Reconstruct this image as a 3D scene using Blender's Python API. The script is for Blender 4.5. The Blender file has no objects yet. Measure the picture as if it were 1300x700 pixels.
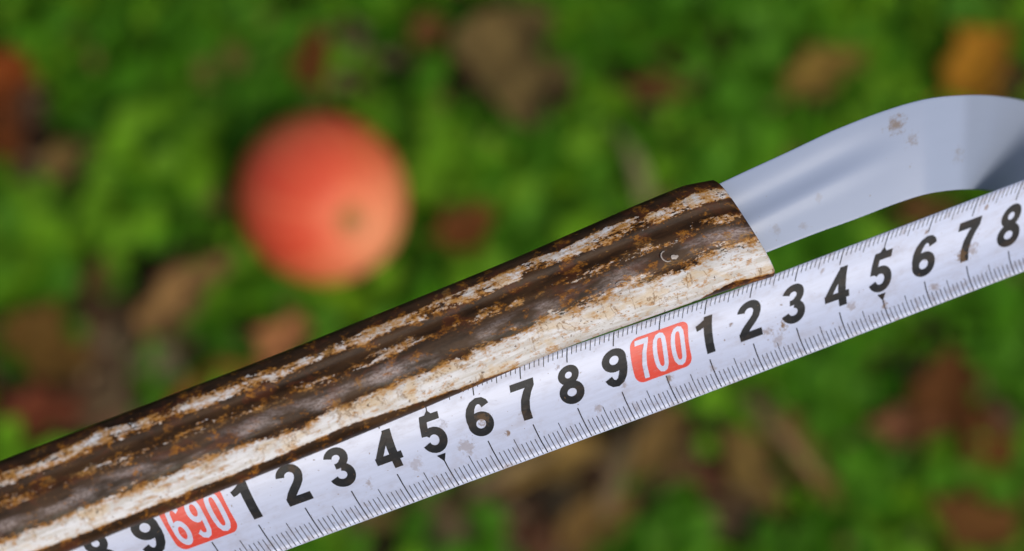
import bpy, bmesh, math, random
import numpy as np
from mathutils import Vector, Matrix, noise as mnoise

random.seed(7)
rng = np.random.default_rng(7)
scene = bpy.context.scene
COL = scene.collection
R = math.radians

# ------------------------------------------------------------------ camera
F = 100.0 / 36.0 * 1300.0            # focal length in photo pixels (photo 1300 x 700)
TILT, DIST = R(15), 1.18             # camera looks almost straight down
cam_d = bpy.data.cameras.new("camera")
cam = bpy.data.objects.new("camera", cam_d)
COL.objects.link(cam)
cam_d.lens, cam_d.sensor_width, cam_d.sensor_fit = 100, 36, 'HORIZONTAL'
cam_d.clip_start, cam_d.clip_end = 0.02, 500
cam.location = (0, -DIST * math.sin(TILT), DIST * math.cos(TILT))
cam.rotation_euler = (TILT, 0, 0)
cam_d.dof.use_dof = True
cam_d.dof.focus_distance = 0.5735
cam_d.dof.aperture_fstop = 7.4
cam_d.dof.aperture_blades = 9
scene.camera = cam
CAM = Vector(cam.location)
CR = Matrix.Rotation(TILT, 3, 'X')

# ------------------------------------------------------------------ light
SUN_EL, SUN_AZ = R(50), R(140)       # azimuth clockwise from +Y: light from lower right
world = bpy.data.worlds.new("World")
scene.world = world
world.use_nodes = True
wn = world.node_tree.nodes
sky = wn.new('ShaderNodeTexSky')
sky.sky_type = 'NISHITA'
sky.sun_disc = False
sky.sun_elevation = SUN_EL
sky.sun_rotation = SUN_AZ
sky.dust_density = 3.0
wn['Background'].inputs['Strength'].default_value = 0.095
world.node_tree.links.new(sky.outputs[0], wn['Background'].inputs['Color'])
sun_d = bpy.data.lights.new("sun", 'SUN')
sun_d.energy, sun_d.angle, sun_d.color = 1.5, R(18), (1.0, 0.93, 0.83)
sun = bpy.data.objects.new("sun", sun_d)
COL.objects.link(sun)
sdir = Vector((math.sin(SUN_AZ) * math.cos(SUN_EL), math.cos(SUN_AZ) * math.cos(SUN_EL), math.sin(SUN_EL)))
sun.rotation_euler = sdir.to_track_quat('Z', 'Y').to_euler()
scene.view_settings.view_transform = 'Standard'
scene.view_settings.look = 'None'
scene.view_settings.exposure = 0.08
scene.view_settings.gamma = 1.0
scene.cycles.max_bounces = 6

# ------------------------------------------------------------------ helpers
def at(px, py, z):
    """photo pixel + distance along the view axis -> world point"""
    return CAM + CR @ Vector(((px - 650) / F * z, -(py - 350) / F * z, -z))

def ground_at(px, py, h=0.0):
    d = CR @ Vector(((px - 650) / F, -(py - 350) / F, -1.0))
    t = (h - CAM.z) / d.z
    return CAM + d * t

def link(name, verts, faces, mat, parent=None, smooth=True, uvs=None, cols=None):
    me = bpy.data.meshes.new(name)
    me.from_pydata([tuple(v) for v in verts] if not isinstance(verts, np.ndarray) else verts.tolist(), [], faces)
    if uvs is not None:
        uvl = me.uv_layers.new(name="UVMap")
        li = np.empty(len(me.loops), dtype=np.int32)
        me.loops.foreach_get('vertex_index', li)
        uvl.data.foreach_set('uv', np.asarray(uvs, dtype=np.float32)[li].ravel())
    if cols is not None:
        ca = me.color_attributes.new(name="tint", type='FLOAT_COLOR', domain='POINT')
        ca.data.foreach_set('color', np.asarray(cols, dtype=np.float32).ravel())
    if smooth:
        me.polygons.foreach_set('use_smooth', [True] * len(me.polygons))
    me.update()
    if mat:
        me.materials.append(mat)
    o = bpy.data.objects.new(name, me)
    COL.objects.link(o)
    if parent:
        o.parent = parent
        o.matrix_parent_inverse = parent.matrix_basis.inverted()
    return o

def tag(o, label=None, cat=None, group=None, kind=None):
    if label: o['label'] = label
    if cat: o['category'] = cat
    if group: o['group'] = group
    if kind: o['kind'] = kind
    return o

def grid_faces(nu, nv, wrap=False):
    f = []
    for i in range(nu - 1):
        for j in range(nv if wrap else nv - 1):
            j2 = (j + 1) % nv
            f.append((i * nv + j, i * nv + j2, (i + 1) * nv + j2, (i + 1) * nv + j))
    return f

def sm(a, b, x):
    t = min(1, max(0, (x - a) / (b - a)))
    return t * t * (3 - 2 * t)

# --- node helper
class NT:
    def __init__(self, name):
        self.m = bpy.data.materials.new(name)
        self.m.use_nodes = True
        self.t = self.m.node_tree
        self.b = self.t.nodes['Principled BSDF']
    def n(self, typ, **kw):
        nd = self.t.nodes.new(typ)
        for k, v in kw.items(): setattr(nd, k, v)
        return nd
    def put(self, sock, v):
        if isinstance(v, (int, float)): sock.default_value = v
        elif isinstance(v, (tuple, list)):
            sock.default_value = tuple(v) if len(v) == len(sock.default_value) else tuple(v) + (1,)
        else: self.t.links.new(v, sock)
    def math(self, op, a, b=0.0, c=0.0, clamp=False):
        nd = self.n('ShaderNodeMath', operation=op, use_clamp=clamp)
        self.put(nd.inputs[0], a); self.put(nd.inputs[1], b); self.put(nd.inputs[2], c)
        return nd.outputs[0]
    def add(self, a, b): return self.math('ADD', a, b)
    def mul(self, a, b): return self.math('MULTIPLY', a, b)
    def step(self, x, lo, hi):
        nd = self.n('ShaderNodeMapRange', interpolation_type='SMOOTHSTEP')
        self.put(nd.inputs[0], x); self.put(nd.inputs[1], lo); self.put(nd.inputs[2], hi)
        return nd.outputs[0]
    def mix(self, f, a, b):
        nd = self.n('ShaderNodeMix', data_type='RGBA')
        self.put(nd.inputs[0], f); self.put(nd.inputs[6], a); self.put(nd.inputs[7], b)
        return nd.outputs[2]
    def noise(self, vec, scale=1.0, detail=3.0, rough=0.55, dist=0.0):
        nd = self.n('ShaderNodeTexNoise')
        self.put(nd.inputs['Vector'], vec)
        nd.inputs['Scale'].default_value = scale
        nd.inputs['Detail'].default_value = detail
        nd.inputs['Roughness'].default_value = rough
        nd.inputs['Distortion'].default_value = dist
        return nd.outputs['Fac']
    def vec(self, x, y, z=0.0):
        nd = self.n('ShaderNodeCombineXYZ')
        self.put(nd.inputs[0], x); self.put(nd.inputs[1], y); self.put(nd.inputs[2], z)
        return nd.outputs[0]
    def ramp(self, x, pts):
        nd = self.n('ShaderNodeFloatCurve')
        c = nd.mapping.curves[0]
        nd.mapping.use_clip = False
        while len(c.points) < len(pts): c.points.new(0.5, 0.5)
        for p, (a, b) in zip(c.points, pts):
            p.location = (a, b); p.handle_type = 'VECTOR'
        nd.mapping.update()
        self.put(nd.inputs[1], x)
        return nd.outputs[0]
    def uv(self):
        nd = self.n('ShaderNodeUVMap'); nd.uv_map = "UVMap"
        s = self.n('ShaderNodeSeparateXYZ')
        self.t.links.new(nd.outputs[0], s.inputs[0])
        return s.outputs[0], s.outputs[1]
    def bump(self, h, strength=0.3, dist=0.0005):
        nd = self.n('ShaderNodeBump')
        nd.inputs['Strength'].default_value = strength
        nd.inputs['Distance'].default_value = dist
        self.put(nd.inputs['Height'], h)
        self.t.links.new(nd.outputs[0], self.b.inputs['Normal'])
    def set(self, **kw):
        names = {'color': 'Base Color', 'rough': 'Roughness', 'metal': 'Metallic', 'spec': 'Specular IOR Level', 'coat': 'Coat Weight',
                 'coat_rough': 'Coat Roughness'}
        for k, v in kw.items(): self.put(self.b.inputs[names[k]], v)
        return self.m

# ------------------------------------------------------------------ materials
def mat_soil():
    t = NT("soil")
    g = t.n('ShaderNodeNewGeometry').outputs['Position']
    a = t.noise(g, 30, 5, 0.6); b = t.noise(g, 180, 4, 0.6)
    c = t.mix(a, (0.014, 0.009, 0.005), (0.055, 0.034, 0.016))
    c = t.mix(t.step(b, 0.55, 0.75), c, (0.11, 0.075, 0.045))
    t.bump(t.add(a, t.mul(b, 0.5)), 0.6, 0.006)
    return t.set(color=c, rough=0.95, spec=0.2)

def mat_tint(name, rough=0.5, spec=0.35, trans=0.0, noise_amt=0.3, scale=120):
    t = NT(name)
    a = t.n('ShaderNodeVertexColor'); a.layer_name = "tint"
    g = t.n('ShaderNodeNewGeometry').outputs['Position']
    nz = t.noise(g, scale, 3)
    c = t.mix(t.mul(t.step(nz, 0.35, 0.75), noise_amt), a.outputs[0], (0.02, 0.012, 0.006))
    if trans:
        t.b.inputs['Subsurface Weight'].default_value = 0
    return t.set(color=c, rough=rough, spec=spec)

def mat_plain(name, color, rough=0.5, spec=0.5):
    t = NT(name)
    return t.set(color=color, rough=rough, spec=spec)

def mat_tube():
    t = NT("worn_painted_steel")
    u, v = t.uv()                       # centimetres along the tube, 0..1 across the face
    def nz(fu, fv, seed, det=4, rough=0.6, dist=0.0):
        return t.noise(t.vec(t.mul(u, fu), t.mul(v, fv), seed), 1.0, det, rough, dist)
    def c5(x, k): return t.mul(t.add(x, -0.5), k)
    wob = nz(0.20, 0.5, 3.1, 2); wob2 = nz(0.9, 4.0, 1.0, 3)
    vv = t.add(v, t.add(c5(wob, 0.10), c5(wob2, 0.13)))
    # how much paint is left across the face
    P = t.ramp(vv, [(0.0, 0.08), (0.07, 0.12), (0.115, 0.60), (0.19, 0.58), (0.25, 0.22), (0.31, 0.20), (0.37, 0.44), (0.42, 0.42),
                    (0.47, 0.20), (0.58, 0.24), (0.65, 0.42), (0.73, 0.84), (0.90, 0.90), (0.97, 0.80), (1.0, 0.75)])
    # lower border, worn where it turns under, plus painted contact shadow near the open end
    E = t.ramp(t.mul(u, 0.05), [(0.0, 0.965), (0.045, 0.93), (0.08, 0.99), (0.22, 1.02), (0.30, 0.955), (0.42, 0.865), (0.55, 0.88), (0.8, 0.87), (1.7, 0.87)])
    low = t.step(t.add(v, c5(wob2, 0.05)), t.add(E, -0.02), t.add(E, 0.02))
    P = t.add(P, t.mul(low, -0.62))
    mid = t.mul(t.step(t.math('ABSOLUTE', t.add(v, -0.60)), 0.10, 0.03), t.step(u, 5.5, 1.0))
    P = t.add(P, t.mul(mid, 0.13))
    s1 = nz(1.1, 20.0, 0.0, 5, 0.62, 0.4)      # long worn streaks along the tube
    s2 = nz(5.0, 34.0, 4.0, 5, 0.68, 0.9)
    s3 = nz(0.9, 5.0, 9.0, 3, 0.55)
    s4 = nz(2.6, 9.0, 14.0, 4, 0.6, 0.6)       # blotches
    s5 = nz(13.0, 62.0, 31.0, 3, 0.6, 0.5)     # small flecks
    x = t.add(P, t.add(t.add(t.add(c5(s1, 0.50), c5(s5, 0.65)), c5(s2, 0.60)), t.add(c5(s3, 0.60), c5(s4, 0.55))))
    paint = t.step(x, 0.505, 0.54)
    near = t.step(x, 0.38, 0.50)        # rust creeping out round each island of paint
    bleed = t.math('SUBTRACT', t.step(x, 0.50, 0.53), t.step(x, 0.56, 0.80))
    m1 = nz(0.8, 8.0, 2.0, 4, 0.6); m2 = nz(3.6, 11.0, 7.0, 6, 0.7, 0.3); m3 = nz(13.0, 32.0, 5.0, 4, 0.7); m4 = nz(1.5, 4.5, 21.0, 4, 0.6, 0.5)
    steel = t.mix(t.step(m1, 0.36, 0.64), (0.024, 0.011, 0.004), (0.062, 0.031, 0.013))
    steel = t.mix(t.mul(t.step(m4, 0.50, 0.62), 0.7), steel, (0.085, 0.026, 0.010))
    sheen = t.ramp(vv, [(0.0, 0.0), (0.45, 0.0), (0.52, 0.75), (0.58, 0.75), (0.64, 0.15), (0.7, 0.0), (1.0, 0.0)])  # grey sky sheen along the middle, painted into the steel colour
    sheen = t.mul(sheen, t.step(t.add(t.mul(s1, 0.25), t.mul(s3, 0.85)), 0.48, 0.72))
    olive = t.mul(t.math('SUBTRACT', t.step(vv, 0.60, 0.64), t.step(vv, 0.72, 0.76)), t.step(s3, 0.42, 0.56))
    steel = t.mix(t.mul(olive, 0.75), steel, (0.105, 0.092, 0.065))
    steel = t.mix(sheen, steel, t.mix(t.step(s5, 0.40, 0.60), (0.17, 0.115, 0.10), (0.42, 0.345, 0.335)))
    steel = t.mix(t.mul(t.step(s2, 0.56, 0.68), 0.45), steel, (0.030, 0.020, 0.012))
    rustc = t.mix(t.step(m3, 0.36, 0.60), (0.115, 0.034, 0.006), (0.42, 0.165, 0.016))
    rustc = t.mix(t.mul(t.step(s5, 0.53, 0.63), 0.85), rustc, (0.026, 0.013, 0.006))
    rustc = t.mix(t.mul(t.step(m1, 0.50, 0.66), 0.5), rustc, (0.30, 0.20, 0.075))
    spots = t.step(t.add(t.mul(m2, 0.7), t.mul(m4, 0.3)), 0.525, 0.60)
    rustm = t.math('MAXIMUM', t.mul(near, t.step(t.add(t.mul(m2, 0.6), t.mul(m3, 0.4)), 0.42, 0.54)), t.mul(spots, t.add(0.4, t.mul(s3, 0.8))))
    base = t.mix(t.mul(rustm, 0.92), steel, rustc)
    # the paint that is left
    line = nz(1.6, 110.0, 1.0, 4, 0.65, 0.8)
    white = t.mix(t.step(s1, 0.38, 0.62), (0.58, 0.55, 0.50), (0.76, 0.76, 0.765))
    white = t.mix(t.mul(t.step(m4, 0.50, 0.64), 0.6), white, (0.64, 0.46, 0.24))
    white = t.mix(t.mul(t.step(t.add(t.mul(m2, 0.6), t.mul(s2, 0.4)), 0.525, 0.60), 0.8), white, (0.46, 0.22, 0.05))
    white = t.mix(t.mul(bleed, t.mul(t.step(m2, 0.36, 0.56), 0.95)), white, (0.46, 0.215, 0.035))
    white = t.mix(t.mul(t.step(line, 0.62, 0.68), 0.5), white, (0.30, 0.20, 0.11))
    pit = nz(9.0, 22.0, 12.0, 3, 0.6, 0.4)
    white = t.mix(t.mul(t.step(pit, 0.665, 0.70), 0.9), white, (0.075, 0.035, 0.012))
    ck = t.math('ABSOLUTE', t.add(nz(2.2, 2.6, 41.0, 4, 0.62, 0.4), -0.5))
    cracks = t.mul(t.math('SUBTRACT', 1.0, t.step(ck, 0.004, 0.016)), t.step(m4, 0.47, 0.60))
    white = t.mix(t.mul(cracks, 0.7), white, (0.20, 0.10, 0.035))
    fleck = t.step(t.add(t.mul(s5, 0.7), t.mul(s3, 0.3)), 0.60, 0.65)
    white = t.mix(t.mul(fleck, 0.7), white, (0.22, 0.125, 0.05))
    col = t.mix(paint, base, white)
    rough = t.add(0.33, t.add(t.mul(m3, 0.25), t.mul(rustm, 0.2)))
    t.bump(t.add(t.mul(paint, 1.0), t.add(t.mul(m2, 0.7), t.add(t.mul(m3, 0.35), t.mul(line, -0.25)))), 0.38, 0.00018)
    return t.set(color=col, rough=rough, metal=0.0, spec=t.add(0.14, t.add(t.mul(paint, 0.22), t.mul(sheen, 0.35))))

SPOTS = [  # dried mud on the tape: cm from the red 700, cm from the top edge, radius, strength
    (-3.95, 0.86, .16, .75), (-4.45, 1.28, .20, .45), (-4.75, 0.70, .12, .35), (-3.55, 1.30, .07, .9), (-5.55, 1.25, .16, .35), (-3.1, 1.02, .10, .35),
    (2.72, 1.17, .10, .95), (2.35, 1.22, .12, .6), (2.55, 1.42, .15, .45), (5.0, 1.50, .09, .8), (-6.6, 1.3, .10, .5), (-2.2, 0.35, .06, .6), (-1.6, 1.45, .10, .5), (1.6, .75, .05, .8), (4.3, 1.25, .12, .5), (6.2, 1.5, .12, .6), (6.9, 1.05, .14, .9), (7.15, 0.98, .13, .55), (0.05, 1.38, .09, .8),
    (5.95, 0.30, .06, .8), (7.3, 0.25, .06, .7), (3.6, 0.32, .06, .5), (-0.9, 1.20, .07, .5), (1.0, 1.5, .09, .4), (-7.9, 0.5, .1, .4)]

def dirt_mask(t, s, y):
    nz = t.noise(t.vec(s, y), 5.0, 4, 0.65)
    nz2 = t.noise(t.vec(s, y, 3.0), 16.0, 3, 0.6)
    tot = 0.0
    for (a, b, r, k) in SPOTS:
        d = t.math('SQRT', t.add(t.math('POWER', t.add(s, -a), 2.0), t.math('POWER', t.add(y, -b), 2.0)))
        d = t.add(d, t.add(t.mul(t.add(nz, -0.5), r * 3.0), t.mul(t.add(nz2, -0.5), r * 2.4)))
        m = t.mul(t.math('SUBTRACT', 1.0, t.step(d, r * 0.25, r * 1.15)), k)
        tot = t.math('MAXIMUM', tot, m)
    fine = t.noise(t.vec(s, y, 8.0), 13.0, 2, 0.5)
    specks = t.mul(t.step(fine, 0.70, 0.75), 0.8)
    film = t.mul(t.step(t.noise(t.vec(t.mul(s, 1.0), t.mul(y, 2.0), 5.0), 1.4, 5, 0.65), 0.46, 0.76), 0.26)
    edge = t.math('MAXIMUM', t.mul(t.step(y, 1.25, 1.9), t.mul(t.step(nz, 0.46, 0.72), 0.5)), t.mul(t.step(t.math('SUBTRACT', 0.5, y), 0.0, 0.45), t.mul(t.step(nz, 0.48, 0.72), 0.4)))
    return t.math('MAXIMUM', t.math('MAXIMUM', tot, specks), t.math('MAXIMUM', film, edge)), nz2

def mat_tape(name, color, rough=0.33):
    t = NT(name)
    s, y = t.uv()
    d, nz = dirt_mask(t, s, y)
    mud = t.mix(nz, (0.15, 0.075, 0.026), (0.34, 0.22, 0.12))
    smear = t.noise(t.vec(t.mul(s, 0.35), t.mul(y, 5.0)), 2.2, 4, 0.6)
    c = t.mix(t.mul(t.step(smear, 0.35, 0.7), 0.35), color, tuple(x * 0.80 for x in color))
    if max(color) < 0.1:                 # dark ink: worn to grey in places
        c = t.mix(t.mul(t.step(t.noise(t.vec(s, y, 2.0), 7.0, 4, 0.7), 0.50, 0.80), 0.5), color, (0.06, 0.066, 0.078))
        d = t.mul(d, 0.6)
    elif color[0] > color[1] * 2.0:      # red ink, rubbed pale in short scratches
        sc = t.noise(t.vec(t.mul(s, 2.0), t.mul(y, 14.0), 6.0), 2.0, 4, 0.7)
        c = t.mix(t.mul(t.step(sc, 0.52, 0.72), 0.5), c, (0.72, 0.30, 0.28))
        d = t.mul(d, 0.6)
    c = t.mix(d, c, mud)
    sc2 = t.noise(t.vec(t.mul(s, 1.2), t.mul(y, 40.0), 2.0), 1.0, 3, 0.6)
    t.bump(t.add(t.mul(d, 1.0), t.mul(sc2, 0.12)), 0.35, 0.00015)
    return t.set(color=c, rough=t.add(rough, t.mul(d, 0.4)), spec=0.15 if max(color) < 0.1 else 0.35)

def mat_strap():
    t = NT("grey_blue_strap")
    s, y = t.uv()
    film = t.noise(t.vec(t.mul(s, 0.5), t.mul(y, 2.0)), 1.6, 5, 0.6)
    c = t.mix(t.mul(film, 0.35), (0.38, 0.445, 0.585), (0.315, 0.37, 0.49))
    nz = t.noise(t.vec(s, y), 4.0, 4, 0.65)
    nzf = t.noise(t.vec(s, y), 7.0, 5, 0.7)
    d = 0.0
    for (a, b, r, k) in [(4.55, 0.35, .20, .85), (4.85, 0.75, .14, .55), (1.5, 1.5, .12, .35), (2.1, 1.65, .10, .35), (2.6, 1.2, .10, .3), (5.9, 1.2, .14, .4)]:
        dd = t.math('SQRT', t.add(t.math('POWER', t.add(s, -a), 2.0), t.math('POWER', t.add(y, -b), 2.0)))
        dd = t.add(dd, t.mul(t.add(nzf, -0.5), r * 5.0))
        d = t.math('MAXIMUM', d, t.mul(t.math('SUBTRACT', 1.0, t.step(dd, -r * 0.2, r * 1.3)), k))
    sp = t.mul(t.step(t.noise(t.vec(s, y, 3.0), 6.0, 2), 0.70, 0.78), 0.4)
    d = t.math('MAXIMUM', d, sp)
    c = t.mix(d, c, (0.22, 0.16, 0.11))
    t.bump(nz, 0.05, 0.0003)
    return t.set(color=c, rough=0.34, metal=0.0, spec=0.5)

def mat_apple():
    t = NT("apple_skin")
    tc = t.n('ShaderNodeTexCoord').outputs['Object']
    s = t.n('ShaderNodeSeparateXYZ'); t.t.links.new(tc, s.inputs[0])
    x, y, z = s.outputs
    ang = t.math('ARCTAN2', y, x)
    rad = t.math('SQRT', t.add(t.mul(x, x), t.mul(y, y)))
    big = t.noise(tc, 28, 3, 0.5)
    streak = t.noise(t.vec(t.mul(t.math('SINE', ang), 9.0), t.mul(t.math('COSINE', ang), 9.0), t.mul(z, 18.0)), 1.0, 4, 0.6)
    base = t.mix(t.step(streak, 0.35, 0.7), (0.78, 0.072, 0.034), (0.88, 0.170, 0.070))
    base = t.mix(t.mul(t.step(big, 0.45, 0.7), 0.5), base, (0.82, 0.21, 0.06))
    # pale unripe side round the calyx
    w = t.add(t.mul(z, 1.0), t.add(t.mul(x, 0.62), t.mul(t.add(big, -0.5), 0.02)))
    pale = t.step(w, 0.016, 0.055)
    base = t.mix(t.mul(pale, 0.85), base, (0.93, 0.46, 0.22))
    base = t.mix(t.mul(t.math('SUBTRACT', 1.0, t.step(rad, 0.002, 0.009)), t.step(z, 0.0, 0.01)), base, (0.42, 0.26, 0.09))
    dots = t.step(t.noise(tc, 420, 2, 0.5), 0.68, 0.75)
    base = t.mix(t.mul(dots, 0.5), base, (0.80, 0.42, 0.22))
    return t.set(color=base, rough=0.5, spec=0.25)

M_SOIL = mat_soil()
M_GREEN = mat_tint("green_leaf", 0.6, 0.10, noise_amt=0.10)
M_DEAD = mat_tint("dead_leaf", 0.8, 0.10, noise_amt=0.5, scale=90)
M_LITTER = mat_tint("litter_bits", 0.85, 0.2, noise_amt=0.3)
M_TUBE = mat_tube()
M_TAPE = mat_tape("tape_enamel", (0.63, 0.69, 0.87))
M_INK = mat_tape("black_ink", (0.012, 0.014, 0.017), 0.4)
M_RED = mat_tape("red_ink", (0.80, 0.070, 0.040), 0.36)
M_STRAP = mat_strap()
M_APPLE = mat_apple()
M_CALYX = mat_plain("dry_calyx", (0.26, 0.18, 0.08), 0.9, 0.2)
M_STALK = mat_plain("apple_stalk_bark", (0.09, 0.05, 0.025), 0.8, 0.2)
M_TUBE_IN = mat_plain("tube_inside_rust", (0.05, 0.028, 0.016), 0.85, 0.3)

# ------------------------------------------------------------------ ground
def soil_z(x, y):
    return 0.006 * mnoise.noise((x * 9, y * 9, 0.3)) + 0.003 * mnoise.noise((x * 40, y * 40, 1.7))

def build_ground():
    N = 221
    a = np.linspace(-1, 1, N)
    c = np.sinh(a * 6.2) / math.sinh(6.2) * 150
    c = a * 0.9 + c * 1.0
    verts, uv = [], []
    for x in c:
        for y in c:
            verts.append((x, y, soil_z(x, y) - 0.004))
    o = link('ground', verts, grid_faces(N, N), M_SOIL)
    # keep faces pointing up
    if o.data.polygons[0].normal.z < 0: o.data.flip_normals()
    tag(o, kind='structure')
build_ground()

# bare spots of soil and litter (photo pixel, half sizes in pixels, strength)
BARE_PX = [(70, 470, 170, 85, 1), (150, 560, 150, 60, 1), (205, 440, 120, 45, .9), (10, 120, 45, 70, 1), (40, 235, 75, 40, .9), (290, 470, 90, 40, .9),
           (655, 95, 58, 88, 1), (570, 155, 35, 30, .8), (400, 85, 32, 55, .85), (555, 40, 28, 25, .8), (835, 118, 55, 26, .9), (1275, 90, 60, 55, 1), (1050, 95, 60, 34, .6),
           (600, 285, 42, 34, .8), (730, 575, 190, 70, 1), (880, 540, 90, 55, .7), (1000, 580, 60, 60, .9), (1210, 520, 95, 70, .95), (1290, 590, 60, 90, .9),
           (1190, 268, 60, 25, 1), (360, 430, 45, 45, .8), (90, 195, 55, 28, .8), (750, 20, 30, 25, .6), (1130, 460, 40, 60, .7), (600, 680, 220, 60, .9),
           (930, 670, 120, 40, .7), (285, 265, 14, 40, .6), (130, 60, 25, 22, .5), (245, 215, 28, 40, .9), (700, 30, 30, 25, .8), (820, 160, 35, 25, .8), (60, 270, 60, 35, .8), (300, 45, 25, 20, .7), (130, 500, 110, 60, .9), (30, 400, 60, 60, .8), (480, 90, 25, 20, .5), (1120, 20, 40, 20, .5), (215, 392, 50, 32, .9), (255, 350, 40, 30, .9), (1240, 82, 55, 42, .9), (100, 410, 60, 40, .7)]
BARE = []
for (px, py, rx, ry, k) in BARE_PX:
    c = ground_at(px, py, 0.015); e = ground_at(px + rx, py, 0.015); n = ground_at(px, py - ry, 0.015)
    BARE.append((c.x, c.y, abs(e.x - c.x), abs(n.y - c.y), k))

def bare(x, y):
    b = 0.0
    for (cx, cy, rx, ry, k) in BARE:
        d = ((x - cx) / rx) ** 2 + ((y - cy) / ry) ** 2
        if d < 2.2:
            b = max(b, k * (1 - sm(0.55, 1.5, d)))
    if abs(x) > 0.26 or abs(y) > 0.16:
        b = max(b, sm(0.18, 0.4, mnoise.noise((x * 7, y * 7, 5.0))))
    return b

APPLE_C = ground_at(408, 253, 0.035)

# ------------------------------------------------------------------ ground cover (stuff)
LEAF = [(0, 0), (0.30, 0.36), (0.62, 0.46), (0.88, 0.26), (1.0, 0.0)]    # distance from the base, half width

def leaf_block(base, dirs, sides, ups, L, Wd, droop, fold):
    """many leaves at once: returns vertices (n, 8, 3)"""
    def p(t, w):
        q = base + dirs * (t * L)[:, None] + sides * (w * Wd * L)[:, None]
        q = q - ups * ((t * t) * droop * L)[:, None] + ups * (abs(w) * fold * L)[:, None]
        return q
    n = len(base); o = np.ones(n)
    pts = [p(o * 0, o * 0), p(o * .30, o * .38), p(o * .30, -o * .38), p(o * .45, o * 0), p(o * .72, o * .42), p(o * .72, -o * .42), p(o * 1.0, o * 0.0)]
    return np.stack(pts, axis=1)
LEAF_F = [(0, 3, 1), (0, 2, 3), (1, 3, 4), (2, 5, 3), (3, 6, 4), (3, 5, 6)]

def build_cover():
    B, D, S, U, L, W, DR, FO, C = [], [], [], [], [], [], [], [], []
    def plant(x, y, big, n):
        hue = random.random()
        vig = 0.8 + 0.4 * random.random()
        tall = 0.005 + 0.030 * random.random() * (0.6 + 1.2 * mnoise.noise((x * 30, y * 30, 2)))
        tall = max(0.004, tall)
        for k in range(n):
            a = random.uniform(0, 2 * math.pi)
            r = random.uniform(0.0, 1.0) ** 0.7 * big
            lx, ly = x + r * math.cos(a), y + r * math.sin(a)
            el = random.uniform(-0.15, 0.75) * (1.0 - 0.4 * r / big)
            aa = a + random.gauss(0, 0.5)
            d = np.array((math.cos(aa) * math.cos(el), math.sin(aa) * math.cos(el), math.sin(el)))
            up = np.array((-math.cos(aa) * math.sin(el), -math.sin(aa) * math.sin(el), math.cos(el)))
            sd = np.cross(up, d)
            rl = random.gauss(0, 0.3)
            sd2 = sd * math.cos(rl) + up * math.sin(rl); up2 = up * math.cos(rl) - sd * math.sin(rl)
            B.append((lx, ly, soil_z(lx, ly) + tall * (1.15 - 0.75 * r / big) + random.uniform(0, .004)))
            D.append(d); S.append(sd2); U.append(up2)
            L.append(random.uniform(0.0075, 0.015) * vig); W.append(random.uniform(0.75, 1.15))
            DR.append(random.uniform(0.05, 0.35)); FO.append(random.uniform(0.05, 0.3))
            g = random.uniform(0.75, 1.2)
            if random.random() < 0.02: col = (0.16, 0.13, 0.03)
            elif hue < 0.25: col = (0.080 * g, 0.230 * g, 0.010 * g)
            elif hue < 0.7: col = (0.050 * g, 0.168 * g, 0.004 * g)
            else: col = (0.115 * g, 0.268 * g, 0.008 * g)
            C.append(col + (1.0,))
    def spread(n, half_x, half_y, inner, cnt):
        for _ in range(n):
            x, y = random.uniform(-half_x, half_x), random.uniform(-half_y, half_y)
            if inner and abs(x) < inner[0] and abs(y) < inner[1]: continue
            if (x - APPLE_C.x) ** 2 + (y - APPLE_C.y) ** 2 < 0.024 ** 2: continue
            b = bare(x, y)
            dens = 0.56 + 2.0 * mnoise.noise((x * 28, y * 28, 8.0)) + 0.8 * mnoise.noise((x * 60, y * 60, 3.0))
            if random.random() < b * 1.0 or random.random() > dens: continue
            plant(x, y, random.uniform(0.012, 0.024), random.randint(9, 15))
    spread(2300, 0.30, 0.20, None, 12)
    spread(5600, 0.95, 0.75, (0.30, 0.20), 10)
    n = len(B)
    A = [np.array(q, dtype=float) for q in (B, D, S, U, L, W, DR, FO)]
    V = leaf_block(*A).reshape(-1, 3)
    faces = (np.array(LEAF_F)[None] + (np.arange(n) * 7)[:, None, None]).reshape(-1, 3).tolist()
    cols = np.repeat(np.array(C), 7, axis=0)
    o = link('ground_cover', V, faces, M_GREEN, cols=cols)
    tag(o, 'low carpet of small bright green leaves growing over the soil', 'ground cover', kind='stuff')
build_cover()

def build_litter():
    verts, faces, cols = [], [], []
    pal = [(0.13, 0.075, 0.035), (0.20, 0.13, 0.065), (0.085, 0.045, 0.025), (0.16, 0.06, 0.03), (0.26, 0.19, 0.10)]
    def bit(x, y):
        L = random.uniform(0.006, 0.026); w = random.uniform(0.0015, 0.006)
        a = random.uniform(0, math.pi); z = soil_z(x, y) + random.uniform(0.0005, 0.004)
        d = Vector((math.cos(a), math.sin(a), random.uniform(-.15, .15))); s = Vector((-math.sin(a), math.cos(a), random.uniform(-.2, .2)))
        p = Vector((x, y, z)); i = len(verts); h = Vector((0, 0, w * .5))
        for q in (p - d * L / 2, p - d * L * .1 + s * w + h * .3, p - d * L * .1 - s * w, p + d * L * .2 + h, p + d * L / 2): verts.append(q)
        faces.extend([(i, i + 2, i + 3), (i, i + 3, i + 1), (i + 1, i + 3, i + 4), (i + 3, i + 2, i + 4)])
        g = random.uniform(.6, 1.15); c = random.choice(pal)
        cols.extend([tuple(k * g for k in c) + (1,)] * 5)
    for (n, hx, hy) in ((6500, 0.28, 0.19), (9000, 0.95, 0.75)):
        for _ in range(n):
            x, y = random.uniform(-hx, hx), random.uniform(-hy, hy)
            if random.random() < max(0.12, bare(x, y)): bit(x, y)
    o = link('leaf_litter', verts, faces, M_LITTER, cols=cols, smooth=False)
    tag(o, 'brown crumbled twigs and leaf bits littering the bare soil', 'litter', kind='stuff')
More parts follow.
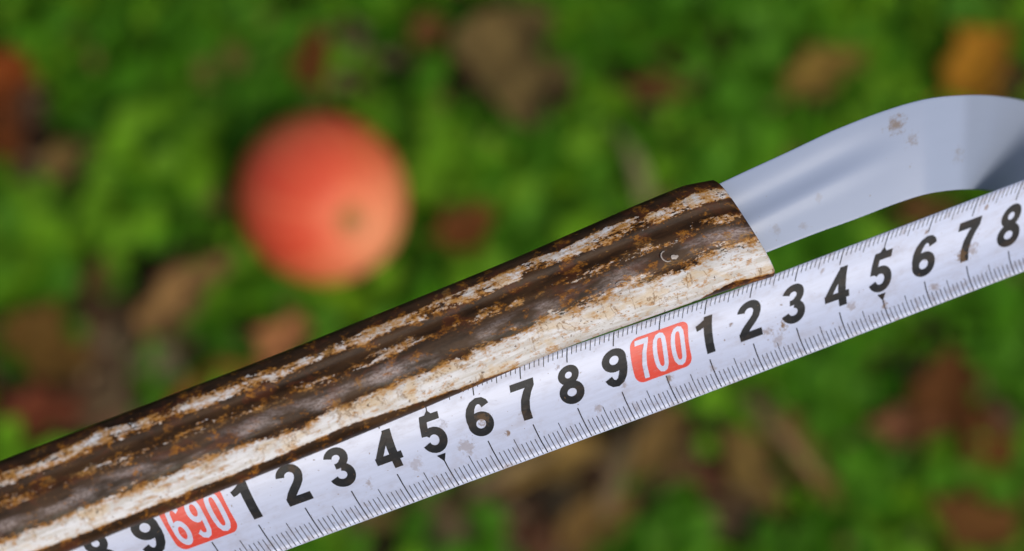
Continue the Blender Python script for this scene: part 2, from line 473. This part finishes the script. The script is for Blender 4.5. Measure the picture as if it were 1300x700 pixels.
build_litter()

# ------------------------------------------------------------------ dead leaves, each its own thing
def dead_leaf(px, py, len_px, wid_px, ang, col, label, curl=0.35, h=0.019, name='fallen_leaf', cat='dead leaf', lobes=0.0):
    c = ground_at(px, py, h)
    sc = (ground_at(px + 1, py, h) - c).length
    L, W = len_px * sc, wid_px * sc
    root = bpy.data.objects.new(name, None)
    root.location = c
    root.rotation_euler = (random.uniform(-.12, .12), random.uniform(-.12, .12), R(ang))
    root.empty_display_size = 0.01
    COL.objects.link(root)
    nu, nv = 17, 9
    V, cols = [], []
    ph = random.uniform(0, 9)
    for i in range(nu):
        t = i / (nu - 1)
        prof = math.sin(math.pi * t ** 0.85) ** (0.38 if wid_px > 100 else 0.75) * (1 - 0.25 * t)
        prof = max(prof, 0.015) * (1 + 0.16 * math.sin(t * 15 + ph) + 0.10 * math.sin(t * 31 + 2 * ph))
        for j in range(nv):
            w = (j / (nv - 1) - 0.5) * 2
            x = (t - 0.5) * L
            y = w * prof * W * (0.56 + 0.10 * math.copysign(1, w) * math.sin(t * 11 + ph * 3)) + 0.10 * W * math.sin(t * 4 + ph)
            z = curl * W * 0.5 * (w * w) * prof + 0.12 * L * curl * (2 * t - 1) ** 2 + 0.02 * W * math.sin(t * 17 + ph + w * 2) \
                - 0.05 * W * (1 - abs(w)) ** 6 + 0.015 * W * math.cos(t * 40 + abs(w) * 8)
            V.append((x, y, z))
            k = 0.8 + 0.35 * mnoise.noise((x * 160 + ph, y * 160, ph)) + (0.25 if abs(w) < 0.1 else 0)
            cols.append((col[0] * k * .85, col[1] * k * .85, col[2] * k * .5, 1))
    ob = link('blade', V, grid_faces(nu, nv), M_DEAD, None, cols=cols)
    ob.modifiers.new('thick', 'SOLIDIFY').thickness = 0.0004
    ob.parent = root
    # stalk and midrib
    V, Fc, cols = [], [], []
    n = 10
    for i in range(n):
        t = i / (n - 1) * 1.12 - 0.22
        r = 0.0009 * (1.15 - 0.8 * i / (n - 1))
        x = (t - 0.5) * L
        z = 0.12 * L * curl * (2 * max(t, 0) - 1) ** 2 - 0.05 * W - r * 0.4 + (0.02 * L * abs(t) if t < 0 else 0)
        for k in range(5):
            a = 2 * math.pi * k / 5
            V.append((x, r * math.cos(a), z + r * math.sin(a))); cols.append((col[0] * .6, col[1] * .6, col[2] * .6, 1))
    st = link('stalk', V, grid_faces(n, 5, True), M_DEAD, None, cols=cols)
    st.parent = root
    tag(root, label, cat, 'dead leaves on the ground')
    return root

DEAD = [
    (16, 92, 105, 62, 75, (0.30, 0.070, 0.020), 'rust red dead leaf in the upper left corner among green leaves', .4),
    (12, 170, 80, 45, 100, (0.18, 0.05, 0.018), 'dark red dead leaf under the rust red one by the left edge', .4),
    (92, 198, 80, 46, 12, (0.34, 0.21, 0.10), 'small tan dead leaf on bare ground left of the apple', .3),
    (235, 375, 160, 60, 48, (0.34, 0.19, 0.11), 'long tan brown dead leaf lying diagonally below left of the apple', .5),
    (362, 432, 80, 62, 70, (0.56, 0.235, 0.145), 'salmon pink dead leaf between the apple and the rusty tube', .3),
    (594, 288, 84, 62, 15, (0.24, 0.080, 0.032), 'red brown dead leaf right of the apple close to the tube', .4),
    (656, 92, 172, 116, -82, (0.24, 0.165, 0.095), 'big greyish brown curled dead leaf standing out above the tube', .75),
    (1243, 82, 125, 85, 40, (0.46, 0.205, 0.028), 'orange yellow dead leaf beyond the bend of the grey strap', .3),
    (1048, 92, 120, 62, 35, (0.32, 0.20, 0.065), 'olive tan dead leaf among green plants above the grey strap', .3),
    (838, 116, 85, 34, -8, (0.15, 0.055, 0.028), 'narrow dark red dead leaf right of the big greyish brown leaf', .4),
    (398, 78, 90, 48, 95, (0.20, 0.065, 0.022), 'dark rusty dead leaf standing just above the apple', .4),
    (548, 40, 54, 40, 30, (0.24, 0.10, 0.05), 'small reddish brown dead leaf at the left of the big greyish brown one', .3),
    (62, 440, 130, 84, -20, (0.20, 0.105, 0.035), 'broad ochre brown dead leaf on bare soil at the left edge', .3),
    (285, 498, 170, 62, 22, (0.32, 0.105, 0.045), 'red brown dead leaf half hidden by the left of the tube', .3),
    (50, 528, 120, 66, 10, (0.22, 0.055, 0.040), 'dark crimson dead leaf in the lower left beside the tube', .3),
    (128, 345, 70, 36, 60, (0.15, 0.085, 0.04), 'small dull brown dead leaf in green plants at left', .3),
    (205, 462, 66, 46, -30, (0.22, 0.19, 0.16), 'grey weathered dead leaf on dark soil above the tube', .3),
    (1195, 500, 130, 88, 70, (0.17, 0.062, 0.026), 'large red brown dead leaf below the tape at lower right', .4),
    (1150, 545, 110, 48, 10, (0.28, 0.115, 0.085), 'pinkish brown dead leaf touching the large red brown one', .3),
    (1255, 560, 90, 60, -40, (0.17, 0.050, 0.022), 'dark maroon dead leaf at the right edge below the tape', .3),
    (1284, 120, 80, 60, -60, (0.10, 0.065, 0.035), 'dark brown dead leaf beside the orange yellow one', .3),
    (1180, 270, 90, 44, 20, (0.17, 0.085, 0.038), 'brown dead leaf seen through the gap between strap and tape', .3),
    (700, 585, 150, 66, 12, (0.36, 0.225, 0.105), 'large straw coloured dead leaf under the lower edge of the tape', .3),
    (835, 562, 120, 62, 65, (0.25, 0.15, 0.075), 'mid brown dead leaf on bare ground below the middle of the tape', .4),
    (955, 600, 130, 58, -55, (0.29, 0.185, 0.085), 'tan dead leaf beside the green patch below the tape', .4),
    (1030, 585, 150, 44, -62, (0.24, 0.155, 0.06), 'narrow ochre dead leaf slanting beside the tan one', .3),
    (760, 665, 120, 66, 25, (0.26, 0.15, 0.07), 'brown dead leaf at the bottom edge under the straw coloured one', .3),
    (1235, 660, 120, 72, 150, (0.20, 0.085, 0.035), 'russet dead leaf in the bottom right corner', .3),
]
for (px, py, l, w, a, c, lab, cu) in DEAD:
    lift = 0.030 if lab.startswith(('salmon', 'orange', 'long tan', 'red brown dead leaf right', 'small tan', 'olive tan')) else 0.021
    dead_leaf(px, py, l, w, a, c, lab, cu, lift)

def straw(px, py, len_px, ang, col, label, h=0.02):
    c = ground_at(px, py, h); sc = (ground_at(px + 1, py, h) - c).length
    L = len_px * sc
    V, Fc = [], []
    n = 14
    for i in range(n):
        t = i / (n - 1)
        w = 0.0035 * (1 - 0.75 * t) + 0.0004
        x = (t - .5) * L; z = 0.010 * math.sin(math.pi * t); yb = 0.006 * t * t
        V += [(x, yb - w, z + .0008), (x, yb, z - .0006), (x, yb + w, z + .0008)]
    o = link('grass_blade', V, grid_faces(n, 3), M_DEAD, cols=[col + (1,)] * len(V))
    o.modifiers.new('thick', 'SOLIDIFY').thickness = 0.0003
    o.location = c; o.rotation_euler = (0, random.uniform(-.1, .1), R(ang))
    tag(o, label, 'grass blade', 'dry grass blades on the ground')
straw(808, 208, 110, 104, (0.22, 0.21, 0.085), 'pale dry grass blade standing above the right end of the tube')
straw(985, 560, 150, -58, (0.27, 0.17, 0.075), 'straw coloured grass blade slanting between the tan leaves')
straw(790, 600, 120, 62, (0.20, 0.14, 0.07), 'dull straw grass blade crossing the bare ground under the tape')
straw(655, 605, 140, 20, (0.32, 0.22, 0.10), 'tan grass blade along the lower edge of the tape')

# ------------------------------------------------------------------ apple
def build_apple():
    zc = (CR.inverted() @ (APPLE_C - CAM)).z * -1
    rad = 109.5 / F * zc
    axis = CR @ Vector((49 / 110, -33 / 110, 0.843)).normalized()
    zax = axis.normalized()
    xax = (CR @ Vector((0.83, -0.55, 0))); xax = (xax - zax * xax.dot(zax)).normalized()
    yax = zax.cross(xax)
    Mt = Matrix((xax, yax, zax)).transposed()
    prof = []
    n = 40
    for i in range(n + 1):
        a = math.pi * i / n               # 0 = calyx end
        r = math.sin(a) ** 0.92 if 0 < i < n else 0.0
        z = math.cos(a)
        z = z * 0.95 - 0.24 * math.exp(-(r / 0.16) ** 2) * (1 if z > 0 else 0) + 0.40 * math.exp(-(r / 0.20) ** 2) * (1 if z < 0 else 0)
        r *= 1.0 - 0.05 * max(0, math.cos(a))
        prof.append((r * 1.0, z))
    nv = 48
    V = []
    for (r, z) in prof:
        for k in range(nv):
            a = 2 * math.pi * k / nv
            lob = 1 + 0.022 * math.cos(5 * a) * max(0, z) + 0.022 * math.cos(2 * a + .6) + 0.015 * math.cos(a - 1)
            V.append((rad * r * lob * math.cos(a), rad * r * lob * math.sin(a) * 0.99, rad * z))
    o = link('apple', V, grid_faces(n + 1, nv, True), M_APPLE)
    o.data.flip_normals() if o.data.polygons[20 * nv].normal.dot(Vector(V[20 * nv])) < 0 else None
    o.rotation_euler = Mt.to_euler()
    o.location = APPLE_C
    tag(o, 'ripe red apple with a pale blush round its calyx lying in green plants', 'apple')
    # calyx: five little dry sepals in the dimple, and the stalk on the far end
    V, Fc = [], []
    zb = rad * (0.95 - 0.24)
    for k in range(5):
        a = 2 * math.pi * k / 5 + .3
        i = len(V)
        for (r, w, dz) in ((0.0015, 0.0016, 0.0002), (0.0045, 0.0019, 0.0022), (0.0072, 0.0003, 0.0034)):
            for s in (-1, 1):
                V.append((r * math.cos(a) - s * w * math.sin(a), r * math.sin(a) + s * w * math.cos(a), zb + dz))
        Fc += [(i, i + 1, i + 3, i + 2), (i + 2, i + 3, i + 5, i + 4)]
    i = len(V)
    for k in range(10):
        a = 2 * math.pi * k / 10
        V.append((0.0028 * math.cos(a), 0.0028 * math.sin(a), zb + 0.0012))
    Fc.append(tuple(range(i, i + 10)))
    cx = link('calyx', V, Fc, M_CALYX)
    cx.modifiers.new('thick', 'SOLIDIFY').thickness = 0.0004
    cx.parent = o
    V = []
    for i in range(7):
        t = i / 6; z0 = -rad * (0.95 - 0.40) - 0.001 - t * 0.018
        for k in range(6):
            a = 2 * math.pi * k / 6; rr = 0.0011 + 0.0005 * t
            V.append((rr * math.cos(a) + 0.004 * t * t, rr * math.sin(a), z0 + 0.003))
    st = link('stalk', V, grid_faces(7, 6, True), M_STALK)
    st.parent = o
build_apple()

# ------------------------------------------------------------------ measuring tape
# position along the tape s (cm, 0 at the red 700) -> photo pixel of the middle of the numerals, fitted to the photograph
_S = np.arange(-7, 9)
_X = np.array([431, 491, 551, 609, 663, 723, 777, 840, 897, 952, 1006, 1060, 1117, 1171, 1229, 1284], float)
_Y = np.array([592, 571, 551, 530, 508, 487, 468, 447, 425, 406, 385, 364, 346, 326, 307, 288], float)
A = []; bb = []
for s_, x_, y_ in zip(_S, _X - 650, _Y - 350):
    A.append([1, s_, 0, 0, -s_ * x_]); bb.append(x_)
    A.append([0, 0, 1, s_, -s_ * y_]); bb.append(y_)
FIT = np.linalg.lstsq(np.array(A, float), np.array(bb), rcond=None)[0]
SLOPE_Z = 0.0019                        # metres further away per cm
def tape_z(s): return 0.5815 + SLOPE_Z * s
K_ = SLOPE_Z / 0.5815
def tape_c(s):
    # straight line in space: same depth law in x and y
    q = 1 + K_ * s
    return 650 + (TX[0] + TX[1] * s) / q, 350 + (TY[0] + TY[1] * s) / q
q_ = 1 + K_ * _S
TX = np.linalg.lstsq(np.stack([1 / q_, _S / q_], 1), _X - 650, rcond=None)[0]
TY = np.linalg.lstsq(np.stack([1 / q_, _S / q_], 1), _Y - 350, rcond=None)[0]
VC = 0.415
def tape_pt(s, v, lift=0.0):
    cx, cy = tape_c(s); z = tape_z(s)
    sc = min(max(s, -14), 13)
    tx, ty = -10 + 2.15 * (sc + 5), -45.5 - 1.9 * max(0, sc - 1.5)
    bx, by = 34 - 2.05 * (sc + 5), 66.5 - 0.6 * max(0, sc)
    T = at(cx + tx, cy + ty, z - 0.0014); C = at(cx, cy, z); B = at(cx + bx, cy + by, z - 0.0012)
    l0 = (v - VC) * (v - 1) / (VC)
    l1 = v * (v - 1) / (VC * (VC - 1))
    l2 = v * (v - VC) / (1 - VC)
    p = T * l0 + C * l1 + B * l2
    if lift:
        p = p + (CAM - p).normalized() * lift
    return p
TW = 1.9
S0, S1 = -24.0, 22.0

def build_tape():
    su = np.arange(S0, S1 + .01, 0.25); vv = np.linspace(0, 1, 17)
    V = [tape_pt(s, v) for s in su for v in vv]; uv = [(s, v * TW) for s in su for v in vv]
    tape = link('tape_measure', V, grid_faces(len(su), len(vv)), M_TAPE, uvs=uv)
    md = tape.modifiers.new('thick', 'SOLIDIFY'); md.thickness = 0.00025; md.offset = -1
    n0 = tape.data.polygons[8].normal
    if n0.dot(CAM - Vector(V[0])) < 0: tape.data.flip_normals()
    tag(tape, 'dirty white steel tape measure blade stretched along the lower edge of the rusty tube', 'tape measure')
    LIFT = 0.00004

    def strips(name, polys, mat, parent, lift):
        """polys: list of quads given as 4 (s, v) corners"""
        V, Fc, uv = [], [], []
        for q in polys:
            i = len(V)
            for (s, v) in q:
                V.append(tape_pt(s, v, lift)); uv.append((s, v * TW))
            Fc.append(tuple(range(i, i + len(q))))
        return link(name, V, Fc, mat, parent, smooth=False, uvs=uv)

    # graduation marks
    for edge in (0, 1):
        qs = []
        for k in range(int((S0 + 1) * 10), int((S1 - 1) * 10)):
            s = k / 10
            if edge: ln = 0.31 if k % 10 == 0 else 0.235 if k % 5 == 0 else 0.165
            else: ln = 0.170 if k % 10 == 0 else 0.125 if k % 5 == 0 else 0.092
            w = 0.0120 if k % 10 == 0 else 0.0080
            v0 = 0.004
            steps = 3
            for i in range(steps):
                a = v0 + (ln - v0) * i / steps; b = v0 + (ln - v0) * (i + 1) / steps
                if edge: a, b = 1 - a, 1 - b
                qs.append([(s - w, a), (s + w, a), (s + w, b), (s - w, b)])
        strips('graduation_marks', qs, M_INK, tape, LIFT)
    # little pointers at the fives
    for k in range(-20, 21, 5):
        if k % 10 == 0: continue
        strips('pointer', [[(k - .095, .655), (k + .095, .655), (k, .735)]], M_INK, tape, LIFT * 2)
        strips('pointer', [[(k - .085, .212), (k + .085, .212), (k, .150)]], M_INK, tape, LIFT * 2)

    # numerals drawn as strokes: (x, y, width) in a unit-high box, y up
    def arc(cx, cy, rx, ry, a0, a1, w, n=16, w1=None):
        out = []
        for i in range(n + 1):
            t = i / n; a = R(a0 + (a1 - a0) * t)
            out.append((cx + rx * math.cos(a), cy + ry * math.sin(a), w))
        return out
    def line(x0, y0, x1, y1, w, n=4):
        return [(x0 + (x1 - x0) * i / n, y0 + (y1 - y0) * i / n, w) for i in range(n + 1)]
    w = 0.185
    six = [arc(.315, .305, .215, .215, 0, 360, .18, 28),
           [(.10, .34, .17), (.10, .46, .19), (.115, .60, .195), (.16, .745, .19), (.235, .855, .175), (.335, .905, .165), (.43, .885, .17), (.495, .82, .18), (.525, .735, .185)]]
    D = {
        '1': [line(.40, 0, .40, 1, .20), [(.42, .965, .07), (.36, .88, .14), (.27, .80, .165), (.17, .755, .15), (.10, .74, .14)]],
        '2': [arc(.31, .70, .21, .205, 175, -5, w) + [(.515, .65, w), (.48, .55, w), (.40, .45, w), (.29, .345, w), (.19, .245, w), (.125, .15, w), (.10, .08, w)],
              line(.015, .09, .605, .09, .18)],
        '3': [arc(.30, .725, .19, .185, 168, -60, .18) + [(.36, .545, .15), (.28, .525, .13), (.22, .525, .13)], arc(.30, .285, .215, .20, 78, -172, .185)],
        '4': [line(.44, 0, .44, 1, .19), [(.43, .95, .15), (.36, .82, .15), (.09, .35, .15), (.055, .27, .13)], line(-.02, .275, .63, .275, .165)],
        '5': [line(.11, .91, .56, .91, .18), [(.185, .985, .165), (.155, .75, .165), (.125, .47, .165)], arc(.30, .325, .215, .235, 138, -165, .18, 20)],
        '6': six,
        '7': [line(.02, .905, .61, .905, .185), [(.53, .86, .17), (.42, .69, .19), (.33, .49, .2), (.275, .26, .205), (.26, 0, .205)]],
        '8': [arc(.31, .735, .175, .175, 0, 360, .165, 26), arc(.31, .275, .215, .20, 0, 360, .18, 28)],
        '9': [[(.62 - x, 1 - y, q) for (x, y, q) in st] for st in six],
    }
    def stroke_quads(path, fat=1.0):
        closed = abs(path[0][0] - path[-1][0]) < 1e-6 and abs(path[0][1] - path[-1][1]) < 1e-6
        L, Rr = [], []
        n = len(path)
        for i, (x, y, q) in enumerate(path):
            q = q * fat
            a = path[i - 1] if i > 0 else (path[-2] if closed else path[0])
            b = path[i + 1] if i < n - 1 else (path[1] if closed else path[-1])
            dx, dy = b[0] - a[0], b[1] - a[1]; l = math.hypot(dx, dy) or 1
            nx, ny = -dy / l, dx / l
            L.append((x + nx * q / 2, y + ny * q / 2)); Rr.append((x - nx * q / 2, y - ny * q / 2))
        return [[L[i], Rr[i], Rr[i + 1], L[i + 1]] for i in range(n - 1)]
    def numeral(ch, s, vmid, hv, wcm, strokes, mat, parent, lift, label, xc=0.31):
        V, Fc, uv = [], [], []
        for k, path in enumerate(strokes):
            for q in stroke_quads(path, 1.08 if mat is M_INK else 0.9):
                i = len(V)
                for (x, y) in q:
                    ss = s + (x - xc) * wcm; v = vmid - (y - 0.5) * hv
                    V.append(tape_pt(ss, v, lift + k * LIFT * .6)); uv.append((ss, v * TW))
                Fc.append((i, i + 1, i + 2, i + 3))
        o = link('numeral', V, Fc, mat, parent, smooth=False, uvs=uv)
        o['label'] = label
        return o

    # condensed digits of the red panels (white)
    N = {'7': [line(.03, .925, .52, .925, .15), [(.455, .90, .14), (.36, .62, .17), (.30, .32, .185), (.28, 0, .19)]],
         '0': [[(.08, .5, .17), (.085, .66, .17), (.11, .82, .165), (.17, .905, .155), (.26, .93, .15), (.35, .905, .155), (.41, .82, .165), (.435, .66, .17), (.44, .5, .17),
                (.435, .34, .17), (.41, .18, .165), (.35, .095, .155), (.26, .07, .15), (.17, .095, .155), (.11, .18, .165), (.085, .34, .17), (.08, .5, .17)]],
         '6': [arc(.26, .30, .18, .23, 0, 360, .16, 22), [(.08, .32, .16), (.08, .6, .16), (.11, .82, .16), (.17, .905, .15), (.26, .93, .15), (.36, .90, .15), (.42, .80, .16)]]}
    N['9'] = [[(.52 - x, 1 - y, q) for (x, y, q) in st] for st in N['6']]

    for k in range(-22, 21):
        if k % 10:
            ch = str(k % 10)
            numeral(ch, k, VC, 0.425, 0.86, D[ch], M_INK, tape, LIFT, 'black numeral ' + ch)
        else:
            # red rounded panel
            hw, hv, rc = 0.64, 0.255, 0.17
            pts = []
            for (sx, sy, a0) in ((1, -1, -90), (1, 1, 0), (-1, 1, 90), (-1, -1, 180)):
                for i in range(7):
                    a = R(a0 + 15 * i)
                    pts.append((k + sx * (hw - rc) + rc * math.cos(a), VC + .005 + sy * (hv - rc * .55) + rc * .55 * math.sin(a)))
            rows = 12
            qs = []
            def span(v):
                xs = []
                for i in range(len(pts)):
                    (x0, y0), (x1, y1) = pts[i], pts[(i + 1) % len(pts)]
                    if (y0 - v) * (y1 - v) <= 0 and abs(y1 - y0) > 1e-9: xs.append(x0 + (x1 - x0) * (v - y0) / (y1 - y0))
                return min(xs), max(xs)
            vs = sorted(set([round(p[1], 6) for p in pts] + list(np.linspace(VC - .15, VC + .16, 7))))
            vs = [vs[0] + 1e-5] + vs[1:-1] + [vs[-1] - 1e-5]
            for a, b in zip(vs[:-1], vs[1:]):
                (xa, xb), (ya, yb) = span(a), span(b)
                for i in range(4):
                    f0, f1 = i / 4, (i + 1) / 4
                    qs.append([(xa + (xb - xa) * f0, a), (xa + (xb - xa) * f1, a), (ya + (yb - ya) * f1, b), (ya + (yb - ya) * f0, b)])
            word = {-20: '680', -10: '690', 0: '700', 10: '710', 20: '720'}[k]
            panel = strips('red_panel', qs, M_RED, tape, LIFT)
            panel['label'] = 'red rounded panel reading ' + word
            for i, ch in enumerate(word):
                st = N.get(ch) or [[(x * .85, y, q * .85) for (x, y, q) in p] for p in D[ch]]
                numeral(ch, k + (i - 1) * 0.40, VC + .005, 0.445, 0.60, st, M_TAPE, panel, LIFT * 2, 'white numeral ' + ch, xc=0.26)
build_tape()

# ------------------------------------------------------------------ rusty tube
# silhouettes in photo pixels, as a function of distance u (cm) from the open end
TOP = [(0, 905, 229), (0.6, 868, 236), (1.5, 815, 257), (4.2, 640, 334), (8.6, 370, 443), (13.0, 103, 545), (14.7, 0, 585), (24, -570, 806), (34, -1180, 1043)]
BOT = [(0, 983, 351), (0.6, 946, 362), (1.5, 890, 380), (4.2, 718, 441), (5.45, 640, 475), (7.2, 530, 522), (9.2, 402, 575), (14.2, 87, 701), (24, -505, 934), (34, -1120, 1180)]
def interp(tab, u):
    us = [r[0] for r in tab]
    return np.interp(u, us, [r[1] for r in tab]), np.interp(u, us, [r[2] for r in tab])
def smooth_tab(tab, u, h=0.5):
    a = [interp(tab, max(0, u + d)) for d in (-h, -h / 2, 0, h / 2, h)] if u > 1.2 else [interp(tab, u)]
    return sum(x[0] for x in a) / len(a), sum(x[1] for x in a) / len(a)
def tube_z(u): return 0.5815 + 0.0019 * (1.9 - u) - 0.0068
TH = 0.0056
def tube_frame(u):
    tx, ty = smooth_tab(TOP, u); bx, by = smooth_tab(BOT, u)
    z = tube_z(u)
    return at(tx, ty, z), at(bx, by, z)
AX = (at(983, 351, tube_z(0)) - at(85, 697, tube_z(14.2))).normalized()

def relief(t):
    """pressed flutes along the face, as a fraction of the half thickness"""
    return -0.11 * math.exp(-((t - 0.30) / 0.055) ** 2) + 0.05 * math.exp(-((t - 0.40) / 0.04) ** 2) - 0.08 * math.exp(-((t - 0.64) / 0.05) ** 2)

def tube_ring(u, inset=0.0, n=72, dent=True):
    T, B = tube_frame(u)
    mid = (T + B) * 0.5; half = (B - T) * 0.5
    ln = half.length
    nrm = half.normalized().cross(AX)
    if nrm.dot(CAM - mid) < 0: nrm = -nrm
    pts, uvs = [], []
    e = 0.72
    for k in range(n):
        a = 2 * math.pi * k / n             # 0 = top silhouette, pi = bottom silhouette
        c, s = math.cos(a), math.sin(a)
        x = -math.copysign(abs(c) ** e, c); y = math.copysign(abs(s) ** e, s)
        t = 0.5 + 0.5 * x
        th = TH - inset
        h = th * y
        if s > 0 and not inset:
            h += TH * relief(t) * abs(s) ** .5 * (1 - 0.35 * sm(6, 14, u))
            h += 0.00012 * mnoise.noise((u * 0.9, t * 7, 1.0)) + 0.00022 * mnoise.noise((u * 0.35, t * 3, 4.0))
        p = mid + half.normalized() * (x * (ln - inset)) + nrm * h
        pts.append(p)
        if s >= 0: vvv = t * 0.985 + 0.0
        else: vvv = 1.0 + (1 - t) if x > -0.98 else 1.0 + (1 - t)
        uvs.append((u, vvv if s >= 0 else 1.0 + 0.0 * (1 - t)))
    return pts, uvs

def build_tube():
    us = list(np.concatenate([np.arange(0, 1.2, 0.1), np.arange(1.2, 16, 0.2), np.arange(16, 34.1, 1.0)]))
    n = 96
    V, uv = [], []
    # rolled lip: the rim turns in over the wall
    for ins, du in ((0.0009, 0.02), (0.0004, 0.0)):
        pts, q = tube_ring(0.0, ins, n)
        V += [p - AX * (0.0 if ins < .0006 else 0.0) for p in pts]; uv += q
    for u in us:
        pts, q = tube_ring(u + 0.035, 0, n)
        V += pts; uv += q
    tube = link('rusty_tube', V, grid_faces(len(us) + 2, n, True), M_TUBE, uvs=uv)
    if tube.data.polygons[30 * n + 24].normal.dot(CAM - Vector(V[30 * n + 24])) < 0: tube.data.flip_normals()
    tag(tube, 'flattened rusty steel tube with worn off white paint and an open right end', 'metal tube')
    # inside wall, closed far down the bore
    V = []
    for u in (0.0, 0.3, 1, 2, 4, 6):
        pts, q = tube_ring(u, 0.0009, n); V += pts
    Fc = grid_faces(6, n, True)
    Fc.append(tuple(range(5 * n, 6 * n)))
    link('bore', V, Fc, M_TUBE_IN, tube)
    # loose curls and flakes of paint lifting off the face
    def face_pt(u, t, lift):
        T, B = tube_frame(u)
        mid = (T + B) * .5; half = (B - T) * .5
        nrm = half.normalized().cross(AX)
        if nrm.dot(CAM - mid) < 0: nrm = -nrm
        x = 2 * t - 1
        y = (max(0, 1 - abs(x) ** (2 / .72))) ** (.72 / 2)
        return mid + half * x + nrm * (TH * y + TH * relief(t) + lift)
    def curl(u0, t0, r, a0, a1, w):
        V, uv = [], []
        n = 12
        for i in range(n):
            a = R(a0 + (a1 - a0) * i / (n - 1)); k = math.sin(math.pi * i / (n - 1))
            for rr in (r - w, r + w):
                V.append(face_pt(u0 + rr * math.cos(a), t0 + rr * math.sin(a) / 2.2, 0.0002 + 0.0006 * k)); uv.append((i * .1, rr))
        o = link('paint_curl', V, grid_faces(n, 2), M_FLAKE, tube, uvs=uv)
        o.modifiers.new('thick', 'SOLIDIFY').thickness = 0.00012
    curl(1.74, 0.535, .115, -95, 100, .011)
    curl(2.75, 0.67, .16, 200, 300, .008)
    def flake(u0, t0, ru, rt):
        V = []
        n = 11
        for i in range(n):
            a = 2 * math.pi * i / n; k = random.uniform(.7, 1.15)
            V.append(face_pt(u0 + ru * k * math.cos(a), t0 + rt * k * math.sin(a) / 2.2, 0.00022 + 0.00012 * math.cos(a)))
        V.append(face_pt(u0, t0, 0.0003))
        o = link('paint_flake', V, [(i, (i + 1) % n, n) for i in range(n)], M_FLAKE, tube, smooth=False)
        o.modifiers.new('thick', 'SOLIDIFY').thickness = 0.00012
    flake(1.63, 0.566, .075, .05)
M_FLAKE = mat_plain("paint_flake", (0.42, 0.37, 0.33), 0.4)
build_tube()

# ------------------------------------------------------------------ grey-blue strap coming out of the tube
ST_TOP = [(0, 845, 268), (1.0, 918, 231), (2.3, 1000, 193), (3.3, 1060, 165), (4.4, 1125, 140), (5.2, 1175, 126), (6.0, 1222, 121), (6.8, 1265, 122), (7.6, 1310, 131), (8.8, 1375, 160), (10.2, 1440, 205), (13, 1550, 310)]
ST_BOT = [(0, 900, 350), (1.0, 968, 323), (2.3, 1035, 297), (3.3, 1085, 279), (4.4, 1140, 258), (5.2, 1180, 246), (6.0, 1220, 241), (6.8, 1255, 242), (7.6, 1292, 250), (8.8, 1345, 277), (10.2, 1395, 315), (13, 1490, 410)]
ST_Z = [(0, .5765), (1.0, .5785), (3.3, .5835), (4.4, .5860), (5.15, .5876), (5.3, .5883), (6.03, .5928), (6.13, .5940), (6.8, .6045), (7.6, .6185), (10.2, .660), (13, .712)]

def catmull(tab, u):
    n = len(tab)
    i = max(0, min(n - 2, next((k - 1 for k in range(1, n) if tab[k][0] >= u), n - 2)))
    p0, p1, p2, p3 = tab[max(i - 1, 0)], tab[i], tab[i + 1], tab[min(i + 2, n - 1)]
    t = (u - p1[0]) / (p2[0] - p1[0])
    out = []
    for k in range(1, len(p1)):
        m1 = (p2[k] - p0[k]) / max(1e-6, p2[0] - p0[0]) * (p2[0] - p1[0]); m2 = (p3[k] - p1[k]) / max(1e-6, p3[0] - p1[0]) * (p2[0] - p1[0])
        h = (2 * t**3 - 3 * t**2 + 1) * p1[k] + (t**3 - 2 * t**2 + t) * m1 + (-2 * t**3 + 3 * t**2) * p2[k] + (t**3 - t**2) * m2
        out.append(h)
    return out

def build_strap():
    us = np.arange(0, 13.01, 0.1); vs = np.linspace(0, 1, 33)
    V, uv = [], []
    nrm = (at(650, 350, .5) - at(650, 350, .6)).normalized()
    for u in us:
        tx, ty = catmull(ST_TOP, u); bx, by = catmull(ST_BOT, u); z = float(np.interp(u, [r[0] for r in ST_Z], [r[1] for r in ST_Z]))
        z = sum(float(np.interp(u + d, [r[0] for r in ST_Z], [r[1] for r in ST_Z])) for d in (-.08, -.04, 0, .04, .08)) / 5
        T, B = at(tx, ty, z), at(bx, by, z)
        k = 1 - sm(2.6, 5.0, u)
        for v in vs:
            vr = 0.60 - 0.035 * (u - 1)           # crest of the pressed rib drifts to the upper edge
            h = 0.00042 * k * math.exp(-((v - vr) / 0.10) ** 2) - 0.0005 * k * math.exp(-((v - vr + .22) / 0.13) ** 2)
            h += 0.0004 * (1 - (2 * v - 1) ** 2)
            V.append(T.lerp(B, float(v)) + nrm * h); uv.append((u, v * 1.9))
    o = link('metal_strap', V, grid_faces(len(us), len(vs)), M_STRAP, uvs=uv)
    if o.data.polygons[100].normal.dot(nrm) < 0: o.data.flip_normals()
    md = o.modifiers.new('thick', 'SOLIDIFY'); md.thickness = 0.0008; md.offset = -1
    bv = o.modifiers.new('soft', 'BEVEL'); bv.width = 0.00015; bv.segments = 2; bv.limit_method = 'ANGLE'
    tag(o, 'smooth grey blue metal strap bending out of the open end of the tube', 'metal strap')
build_strap()
